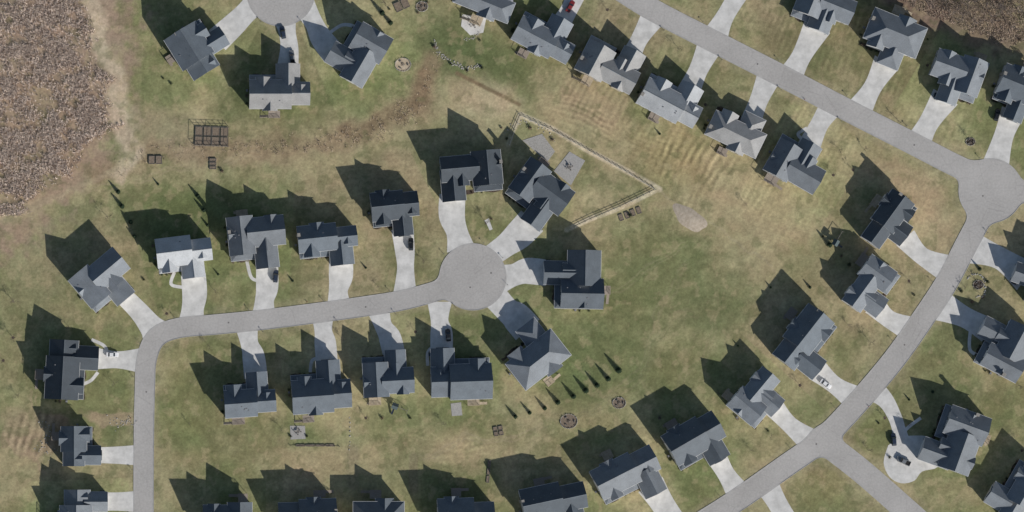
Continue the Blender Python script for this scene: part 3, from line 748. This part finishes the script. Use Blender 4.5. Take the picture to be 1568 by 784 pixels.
for i,(a,b,s) in enumerate([(22,463,.9),(20,517,.8),(165,333,.9),(105,500,.6),(255,480,.6),(330,447,.6),(545,470,.6),(745,342,.9),(650,400,.6),(320,530,.6),(1306,260,.7),(1285,229,.7),(1323,229,.7),(1276,268,.6),(1236,286,.6),
   (1225,200,.8),(1392,430,.8),(1332,524,.8),(1375,185,.8),(1486,217,.9),(1130,75,.7),(1040,75,.7),(930,15,.7),(590,5,.9),(1560,590,.9),(1565,690,1.0),(1390,650,.7),(1330,690,.6),(1355,640,.6),(1142,313,.6),(175,588,.8),
   (5,552,.7),(25,605,.7),(525,520,.6),(636,508,.6),(1500,437,.8),(1478,440,.6),(1505,455,.6),(1180,670,.6),
   (430,655,.7),(560,640,.7),(680,650,.6),(290,650,.6),(1010,640,.7),(1100,600,.6),(1395,520,.7),(1430,470,.6),(1340,590,.6),(1300,500,.6),(1225,590,.6),(1150,690,.6),(1440,250,.6),(1080,160,.6),(1165,225,.6),(985,150,.6),(460,470,.5),(580,440,.5),(1300,40,.7),(1420,100,.7)]):
    if paved(a,b): continue
    mkobj('bare_tree',BM[i%4],loc=(*P(a,b),0),rot=i*.9,scale=(s,s,s))
    if i%3==1: disc_sheet('mulch_ring',a,b,2.2,2.2,0,.008,M_MULCH,i)
mb=MB(); r=random.Random(5)
trees=[]
for i in range(5):
    t=MB(); bare_branches(t,random.Random(40+i),8,4,.6,.16,3); trees.append(t)
def tri_add(src,ox,oy,rot,sc):
    c,n=math.cos(rot)*sc,math.sin(rot)*sc
    mb.add([(v[0]*c-v[1]*n+ox,v[0]*n+v[1]*c+oy,v[2]*sc) for v in src.v],src.f)
for i in range(110):
    a=r.uniform(1385,1640); b=r.uniform(-75,55)
    lim=8+(a-1400)*.33 
    if b>min(lim,58): continue
    tri_add(r.choice(trees),*P(a,b),r.uniform(0,6.28),r.uniform(.4,.9))
mb.obj('bare_woodland',[M_TWIGW])

def tufts(name,region,N,hmin,hmax,mats,seed,blades=6):
    g=np.random.default_rng(seed); x0,x1,y0,y1=region[0]; f=region[1]
    A=g.uniform(x0,x1,N*3);B=g.uniform(y0,y1,N*3); keep=f(A,B,g); A=A[keep][:N];B=B[keep][:N]; n=len(A)
    X=(A-784)*S;Y=(392-B)*S
    vs=[]
    for k in range(blades):
        t=g.uniform(0,2*np.pi,n); h=g.uniform(hmin,hmax,n); ln=g.uniform(.3,1.2,n)*h; w=g.uniform(.04,.12,n)
        bx=X+g.normal(0,.27,n);by=Y+g.normal(0,.27,n)
        p=np.stack([bx-np.sin(t)*w,by+np.cos(t)*w,0*bx],1);q=np.stack([bx+np.sin(t)*w,by-np.cos(t)*w,0*bx],1)
        m1=np.stack([bx+np.cos(t)*ln,by+np.sin(t)*ln,h],1)
        vs.append(np.stack([p,q,m1],1))
    V=np.concatenate(vs).reshape(-1,3)
    me=bpy.data.meshes.new(name); nf=len(V)//3
    me.vertices.add(len(V)); me.vertices.foreach_set('co',V.astype(np.float32).ravel())
    me.loops.add(len(V)); me.loops.foreach_set('vertex_index',np.arange(len(V),dtype=np.int32))
    me.polygons.add(nf); me.polygons.foreach_set('loop_start',np.arange(0,len(V),3,dtype=np.int32))
    for m in mats: me.materials.append(m)
    me.polygons.foreach_set('material_index',g.integers(0,len(mats),nf).astype(np.int32))
    me.update(calc_edges=True); mkobj(name,me)
M_REED=mat('dry_reeds',(0.78,0.66,0.56),(0.52,0.42,0.35),0.25,rough=1)
M_REED2=mat('dry_reeds_dark',(0.40,0.31,0.25),(0.26,0.2,0.16),0.3,rough=1)
M_STRAW=mat('straw_grass',(0.54,0.45,0.33),(0.34,0.27,0.19),0.4,rough=1)
def f_left(A,B,g):
    edge=118+ .28*B+10*np.sin(B/17)+(fbm(A/20,B/20,3,2)-.5)*50
    edge=np.where(B>190,171-(B-190)*1.0+12*np.sin(B/13),edge)
    w=fbm(A/16,B/16,4,6)
    return (A<edge+g.normal(0,6,len(A)))&(g.random(len(A))<np.clip((w-.38)*5,.08,1))
tufts('tall_dry_reeds',((-60,240,-60,330),f_left),13000,.3,1.3,[M_REED,M_REED,M_REED,M_REED2],3,7)
def f_mid(A,B,g):
    d=seg_sdf(A,B,catmull([(180,262),(240,232),(330,228),(440,226),(520,212),(600,190),(645,150),(665,90)],4),0)+(fbm(A/14,B/14,3,1)-.5)*36
    return (d<9+g.normal(0,4,len(A)))&(g.random(len(A))<np.clip((fbm(A/9,B/9,3,3)-.35)*3,0,1)*np.clip(.35+(A-250)/400,.35,1))
tufts('dry_brush',((170,690,80,280),f_mid),3600,.2,.7,[M_STRAW,M_STRAW,M_REED2],8,5)
def f_wood(A,B,g): return (B<np.minimum(10+(A-1390)*.4,66)+(fbm(A/20,B/20,2,1)-.5)*20)
tufts('woodland_undergrowth',((1370,1640,-60,75),f_wood),5000,.3,.9,[M_STRAW,M_REED2,M_REED2],9,5)

# ---------------------------------------------------------------- vehicles
def paint(name,c): return mat(name,c,[v*.95 for v in c],1,rough=.25,spec=.6)
PAINT={'black':paint('paint_black',(.015,.016,.018)),'navy':paint('paint_navy',(.03,.04,.065)),'white':paint('paint_white',(.75,.75,.75)),'red':paint('paint_red',(.22,.03,.03)),'grey':paint('paint_grey',(.18,.19,.2)),'silver':paint('paint_silver',(.5,.5,.52))}
M_LAMP=mat('lamp_lens',(.7,.7,.65),None,1,rough=.2); M_TAIL=mat('tail_lens',(.35,.02,.02),None,1,rough=.2)
def loft(mb,secs,mi):
    n=len(secs[0])
    vs=[v for s in secs for v in s]; fs=[]
    for k in range(len(secs)-1):
        for i in range(n): fs.append((k*n+i,k*n+(i+1)%n,(k+1)*n+(i+1)%n,(k+1)*n+i))
    fs+=[tuple(range(n))[::-1],tuple(range((len(secs)-1)*n,len(secs)*n))]
    mb.add(vs,fs,mi)
def car(px,py,ang,col,kind='suv'):
    name={'suv':'parked_suv','car':'parked_car','pickup':'pickup_truck'}[kind]
    e=empty(name,(*P(px,py),.03),math.radians(ang))
    L=2.4 if kind!='pickup' else 2.8
    mb=MB(); st=[(-L,.78,.55,.85),(-L+.15,.88,.35,.98),(-L*.5,.95,.3,1.02),(0,.96,.3,1.0),(L*.42,.95,.3,.98),(L*.75,.9,.3,.88),(L-.1,.82,.35,.75),(L,.7,.45,.65)]
    if kind=='suv': st=[(x,w,b,t+.1) for x,w,b,t in st]
    secs=[]
    for x,w,b,t in st:
        secs.append([(x,-w,b+.1),(x,-w*1.0,t-.2),(x,-w*.9,t),(x,w*.9,t),(x,w,t-.2),(x,w,b+.1),(x,w*.85,b),(x,-w*.85,b)])
    loft(mb,secs,0)
    top={'suv':(-L+.25,L*.42,-L+.6,.35,1.72),'car':(-L+.7,L*.45,-L*.45,.35,1.42),'pickup':(-.9,L*.45,-.75,.55,1.8)}[kind]
    zb=1.0 if kind!='suv' else 1.1
    xb0,xb1,xt0,xt1,zt=top; wb,wt=.86,.68
    B=[(xb0,-wb,zb-.05),(xb1,-wb,zb-.05),(xb1,wb,zb-.05),(xb0,wb,zb-.05)]; T=[(xt0,-wt,zt-.06),(xt1,-wt,zt-.06),(xt1,wt,zt-.06),(xt0,wt,zt-.06)]
    mb.add(B+T,[(0,1,5,4),(1,2,6,5),(2,3,7,6),(3,0,4,7)],1)
    R=[(x,y*1.03,zt-.06) for x,y,z in T]; R2=[(x*.93+.0,y*.86,zt) for x,y,z in T]
    mb.add(R+R2,[(4,5,6,7),(0,1,5,4),(1,2,6,5),(2,3,7,6),(3,0,4,7),(3,2,1,0)],0)
    for i in range(4):
        mb.tube(B[i],T[i],.05,.05,5,0)
    if kind=='pickup':
        mb.box(-L+.12,-1.05,-.72,.72,.99,1.025,4)
        for sg in(-1,1): mb.box(-L+.05,-1.0,sg*.9-.08,sg*.9+.08,.9,1.2,0)
        mb.box(-L+.02,-L+.1,-.8,.8,.8,1.2,0)
    for sg in(-1,1):
        mb.box(L-.22,L-.02,sg*.62-.15,sg*.62+.15,.62,.74,2); mb.box(-L-.01,-L+.1,sg*.66-.12,sg*.66+.12,.7,.9,3)
        mb.box(.75,.95,sg*1.03-.1,sg*1.03+.1,1.0,1.14,0)
    mb.obj('body',[PAINT[col],M_GLASS,M_LAMP,M_TAIL,M_TIRE],e)
    wh=MB()
    for x in(-L*.6,L*.62):
        for sg in(-1,1):
            wh.tube((x,sg*.72,.34),(x,sg*.97,.34),.34,.34,16,0); wh.tube((x,sg*.965,.34),(x,sg*.985,.34),.2,.2,10,1)
    wh.obj('wheels',[M_TIRE,M_CHROME],e)
for c in [(422,423,85,'navy','suv'),(629,374,90,'black','suv'),(686,513,95,'black','car'),(1264,588,-35,'white','car'),(1368,673,95,'navy','suv'),
   (1383,706,155,'grey','pickup'),(172,543,0,'white','car'),(873,10,60,'red','car'),(1526,176,75,'black','suv'),(433,50,100,'navy','suv'),(447,88,95,'grey','pickup')]:
    car(*c)

# ---------------------------------------------------------------- yard things
def fence(pts,name='yard_fence',h=1.2,m=None,sp=2.4,pick=.6):
    mb=MB(); W=[Vector((*P(*p),0)) for p in pts]
    for a,b in zip(W[:-1],W[1:]):
        d=b-a; n=max(1,round(d.length/sp)); ang=math.atan2(d.y,d.x)
        for i in range(n+1):
            q=a+d*i/n; mb.rbox(q.x,q.y,h/2+.05,.16,.16,h+.1,ang); mb.rbox(q.x,q.y,h+.13,.2,.2,.06,ang)
        for z in(.25,.65,1.08):
            if z>h: continue
            for i in range(n):
                q=a+d*(i+.5)/n; mb.rbox(q.x,q.y,z,d.length/n-.17,.05,.12,ang)
    mb.obj(name,[m or M_FENCE])
fence([(780,222),(788,199),(797,177),(850,202),(905,233),(960,264),(1004,291),(950,317),(905,336),(872,352)])
fence([(445,683),(483,681),(520,684)],'garden_edging_fence',.5,M_WOODG,1.8)
def patio(pts,name='patio',m=None,z=.022):
    mb=MB(); n=len(pts); vs=[(*P(*p),z+.06) for p in pts]+[(*P(*p),0) for p in pts]
    mb.add(vs,[tuple(range(n))[::-1]]+[(i,(i+1)%n,n+(i+1)%n,n+i) for i in range(n)]); mb.obj(name,[m or M_PATIO])
pad=[(q[0],q[1]) for q in catmull([(1360,682),(1378,670),(1400,667),(1425,670),(1446,690),(1436,715),(1412,722),(1400,736),(1380,740),(1362,730),(1353,708),(1360,682)],4)][:-1]
patio(pad,'driveway',M_DRIVE,-.030)
patio([(848,262),(872,232),(896,246),(874,284)]); patio([(444,652),(467,652),(468,672),(445,673)]); patio([(708,22),(745,26),(740,50),(720,54),(706,40)],m=M_DRIVE)
patio([(800,215),(830,205),(850,232),(838,248)],'gravel_bed',M_ROCK); patio([(690,618),(706,616),(708,636),(692,637)])
def garden(px,py,w,h,ang,nx,ny,name='raised_garden_beds',ht=.5,fen=False):
    e=empty(name,(*P(px,py),0),math.radians(ang)); a=MB();b=MB(); w*=S;h*=S
    for i in range(nx):
        for j in range(ny):
            x0=-w/2+i*w/nx+.2;x1=-w/2+(i+1)*w/nx-.2;y0=-h/2+j*h/ny+.2;y1=-h/2+(j+1)*h/ny-.2
            a.box(x0,x1,y0,y0+.12,0,ht);a.box(x0,x1,y1-.12,y1,0,ht);a.box(x0,x0+.12,y0+.12,y1-.12,0,ht);a.box(x1-.12,x1,y0+.12,y1-.12,0,ht)
            b.box(x0+.12,x1-.12,y0+.12,y1-.12,0,ht-.1)
    a.obj('timber_frames',[M_WOODG],e); b.obj('soil',[M_SOIL],e)
    if fen:
        f=MB()
        for sx in(-1,1):
            for i in range(7):
                t=-1+2*i/6; f.box(t*w/2-.07,t*w/2+.07,sx*h/2-.07,sx*h/2+.07,0,1.6)
            f.box(-w/2,w/2,sx*h/2-.04,sx*h/2+.04,1.62,1.7); f.box(-w/2,w/2,sx*h/2-.03,sx*h/2+.03,.8,.88)
            f.box(sx*w/2-.04,sx*w/2+.04,-h/2+.05,h/2-.05,1.71,1.79)
        for t in(-.5,0,.5): f.box(t*w-.05,t*w+.05,-h/2+.05,h/2-.05,1.71,1.79)
        f.obj('fence_frame',[M_WOODG],e)
garden(324,209,52,30,-2,4,2,fen=True); garden(238,245,22,14,0,2,1); garden(326,251,12,18,0,1,3); garden(763,660,16,16,10,2,2,ht=.35)
for i in range(4): garden(951+i*9,333-i*3.6,8,12,20,1,1,ht=.3,name='raised_garden_bed')
garden(748,722,6,36,-5,1,3,ht=.3); garden(615,8,24,16,25,2,1); garden(483,682,60,5,0,4,1,ht=.3)
disc_sheet('sand_patch',1056,334,27,16,-38,.006,M_SAND,1,.2,40,.5)
def fire_pit(px,py,R,name='fire_pit',fill=M_SOIL):
    e=empty(name,(*P(px,py),0)); mb=MB(); r=random.Random(int(px)); R*=S
    n=int(2*math.pi*R/.6)
    for i in range(n):
        t=2*math.pi*i/n; s=r.uniform(.35,.6); x,y=math.cos(t)*R,math.sin(t)*R*.85
        k=[(x+math.cos(q*1.257)*s*.5*r.uniform(.8,1.1),y+math.sin(q*1.257)*s*.5*r.uniform(.8,1.1)) for q in range(5)]
        mb.add([(a,b,0) for a,b in k]+[(x+(a-x)*.6,y+(b-y)*.6,s*.7) for a,b in k],[(5,6,7,8,9)]+[(q,(q+1)%5,5+(q+1)%5,5+q) for q in range(5)])
    mb.obj('stones',[M_ROCK],e)
    g=MB(); g.add([(math.cos(2*math.pi*i/24)*R*.98,math.sin(2*math.pi*i/24)*R*.84,.015) for i in range(24)],[tuple(range(24))]); g.obj('pit_floor',[fill],e)
    l=MB()
    for i in range(5): 
        a=i*1.25; l.tube((math.cos(a)*.7,math.sin(a)*.7,.05),(0,0,.6),.09,.07,6)
    for i in range(3):
        a=i*2.1; l.rbox(math.cos(a)*R*.65,math.sin(a)*R*.5,.25,.9,.35,.3,a+1.57)
    l.obj('logs',[M_WOODG],e)
fire_pit(871,645,13); fire_pit(948,617,10); fire_pit(617,99,12,'stone_circle',M_STRAW); fire_pit(1486,217,7,'stone_planter_ring',M_MULCH); fire_pit(1498,436,8,'stone_planter_ring',M_MULCH); fire_pit(646,10,9)
def stones(name,pl,sp,s0,s1,jit,seed):
    mb=MB(); r=random.Random(seed); c=catmull([(a,b) for a,b in pl],12); acc=0
    for a,b in zip(c[:-1],c[1:]):
        acc+=math.hypot(b[0]-a[0],b[1]-a[1])
        while acc>sp:
            acc-=sp
            x,y=P(b[0]+r.gauss(0,jit),b[1]+r.gauss(0,jit)); s=r.uniform(s0,s1); k=[(x+math.cos(q*1.047+s)*s*r.uniform(.7,1.1),y+math.sin(q*1.047+s)*s*r.uniform(.7,1.1)) for q in range(6)]
            mb.add([(u,v,0) for u,v in k]+[(x+(u-x)*.6,y+(v-y)*.6,s*.6) for u,v in k],[(6,7,8,9,10,11)]+[(q,(q+1)%6,6+(q+1)%6,6+q) for q in range(6)])
    mb.obj(name,[M_ROCK])
stones('rock_border',[(665,62),(672,80),(690,94),(712,104),(735,100)],.8,.15,.38,2.0,1)
stones('rock_border',[(708,60),(725,58),(735,48)],1.0,.15,.32,1.5,2)
stones('stepping_stones',[(535,632),(536,660),(535,690)],7,.25,.4,.3,3)
stones('rock_border',[(770,205),(800,185),(830,195),(850,215)],2.5,.15,.35,2,4)
stones('rubble_pile',[(168,640),(180,648),(195,644),(205,650)],.8,.1,.35,4.5,5)
stones('rock_border',[(1480,430),(1490,420),(1505,425),(1508,450),(1495,455)],1.6,.2,.4,1,6)
stones('firewood_scatter',[(60,640),(75,660),(60,690),(85,700)],2.5,.15,.35,5,8)
def playset(px,py,ang):
    e=empty('playset',(*P(px,py),0),math.radians(ang)); mb=MB()
    for x in(-.9,.9):
        for y in(-.9,.9): mb.box(x-.07,x+.07,y-.07,y+.07,0,2.6)
    mb.box(-1,1,-1,1,1.3,1.4)
    mb.obj('tower',[M_WOODG],e); rf=MB(); rf.add([(-1.2,-1.2,2.5),(1.2,-1.2,2.5),(1.2,1.2,2.5),(-1.2,1.2,2.5),(-1.2,0,3.4),(1.2,0,3.4)],[(0,1,5,4),(2,3,4,5),(1,2,5),(3,0,4)]); rf.obj('canopy',[M_CANOPY],e)
    sw=MB()
    sw.tube((1,0,2.4),(5,0,2.4),.08,.08,8)
    for s in(-1,1): sw.tube((5,0,2.4),(5.3,s*1.1,0),.07,.07,6)
    for x in(2.2,3.6):
        for k in(-.25,.25): sw.tube((x+k,0,2.4),(x+k,0,.5),.02,.02,4)
        sw.box(x-.3,x+.3,-.12,.12,.46,.5)
    sw.obj('swing_beam',[M_WOODG],e)
    sl=MB(); sl.add([(-.3,-1,1.35),(.3,-1,1.35),(.3,-3.3,.2),(-.3,-3.3,.2)],[(0,1,2,3)])
    for s in(-.33,.3): sl.add([(s,-1,1.55),(s+.03,-1,1.55),(s+.03,-3.3,.4),(s,-3.3,.4),(s,-1,1.3),(s+.03,-1,1.3),(s+.03,-3.3,.15),(s,-3.3,.15)],[(0,1,2,3),(4,7,6,5),(0,3,7,4),(1,5,6,2),(0,4,5,1),(3,2,6,7)])
    sl.obj('slide',[PAINT['navy']],e)
M_CANOPY=mat('canopy_fabric',(.09,.12,.12),(.06,.08,.085),2)
playset(604,622,-20); playset(1278,372,60)
def mailbox_mesh():
    mb=MB(); mb.box(-.05,.05,-.05,.05,0,1.05,0)
    sec=[(-.1,1.05),(.1,1.05),(.1,1.2),(.06,1.27),(-.06,1.27),(-.1,1.2)]; mb.add([(-.25,y,z) for y,z in sec]+[(.25,y,z) for y,z in sec],[(0,1,2,3,4,5),(11,10,9,8,7,6)]+[(i,6+i,6+(i+1)%6,(i+1)%6) for i in range(6)],1)
    return mb.mesh('mailbox',[M_WOODG,M_IRON])
MBX=mailbox_mesh()
for d in DR[:37]:
    (x0,y0,_),(x1,y1,w)=d[-2],d[-1]; l=math.hypot(x1-x0,y1-y0); ux,uy=(x1-x0)/l,(y1-y0)/l
    for t in range(30):
        c=(x1-ux*t-uy*(w/2+6),y1-uy*t+ux*(w/2+6))
        if road_sdf(np.array([c[0]]),np.array([c[1]]))[0]>2.5: break
    mkobj('mailbox',MBX,loc=(*P(*c),0),rot=math.atan2(-uy,ux))
mm=MB(); n=20
mm.tube((0,0,.037),(0,0,.051),.34,.34,n); mm.tube((0,0,.037),(0,0,.046),.44,.44,n,1)
MH=mm.mesh('manhole_cover',[M_IRON,M_KERB])
for a,b in [(720,440),(350,494),(224,600),(560,470),(1160,98),(1400,222),(1505,300),(1385,528),(1250,680),(752,418)]: mkobj('manhole_cover',MH,loc=(*P(a,b),0))
def hydrant(px,py):
    mb=MB(); mb.tube((0,0,0),(0,0,.08),.16,.16,12); mb.tube((0,0,.08),(0,0,.55),.11,.11,12); mb.tube((0,0,.55),(0,0,.72),.12,.04,12); mb.tube((-.2,0,.42),(.2,0,.42),.05,.05,8); mb.tube((0,-.18,.4),(0,0,.4),.06,.06,8)
    mb.obj('fire_hydrant',[PAINT['red']],loc=(*P(px,py),0))
hydrant(470,462); hydrant(1232,152); hydrant(1330,622); hydrant(200,640)
def table_set(px,py,ang):
    e=empty('patio_table_set',(*P(px,py),.08),math.radians(ang)); t=MB(); t.tube((0,0,.68),(0,0,.73),.6,.6,16); t.tube((0,0,0),(0,0,.68),.05,.05,8); t.obj('table',[M_WOODG],e)
    c=MB()
    for i in range(4):
        a=i*1.571; x,y=math.cos(a)*1.1,math.sin(a)*1.1; c.rbox(x,y,.43,.45,.45,.06,a); c.rbox(x*1.2,y*1.2,.7,.05,.45,.5,a)
        for u,v in((-.18,-.18),(.18,-.18),(.18,.18),(-.18,.18)): c.rbox(x+u*math.cos(a)-v*math.sin(a),y+u*math.sin(a)+v*math.cos(a),.2,.04,.04,.4,a)
    c.obj('chairs',[M_WOODG],e)
for q in [(872,256,20),(456,661,0),(725,38,30)]: table_set(*q)

# ---------------------------------------------------------------- light, sky, camera
EL=math.radians(25); sx,sy=.64,-.77; l=math.hypot(sx,sy); sx/=l;sy/=l
to_sun=Vector((sx*math.cos(EL),sy*math.cos(EL),math.sin(EL)))
ld=bpy.data.lights.new('sun','SUN'); ld.energy=5.0; ld.angle=math.radians(.5); ld.color=(1,.965,.92)
so=bpy.data.objects.new('sun',ld); COL.objects.link(so); so.rotation_euler=(-to_sun).to_track_quat('-Z','Y').to_euler(); so.location=(100,-100,150)
w=bpy.data.worlds.new('World'); scene.world=w; w.use_nodes=True; nt=w.node_tree
bg=nt.nodes['Background']; sk=nt.nodes.new('ShaderNodeTexSky'); sk.sky_type='NISHITA'; sk.sun_disc=False; sk.sun_elevation=EL; sk.sun_rotation=math.atan2(sx,sy)
nt.links.new(sk.outputs[0],bg.inputs['Color']); bg.inputs['Strength'].default_value=.08
cd=bpy.data.cameras.new('camera'); cam=bpy.data.objects.new('camera',cd); COL.objects.link(cam)
H=1800.0; ox,oy=-190.0,-60.0
cam.location=(ox,oy,H); cam.rotation_euler=(0,0,0)
WID=1568*S; cd.sensor_width=36; cd.lens=36*H/WID; cd.shift_x=-ox/WID; cd.shift_y=-oy/WID
cd.clip_start=10; cd.clip_end=12000
scene.camera=cam
scene.view_settings.view_transform='Standard'; scene.view_settings.look='None'; scene.view_settings.exposure=0
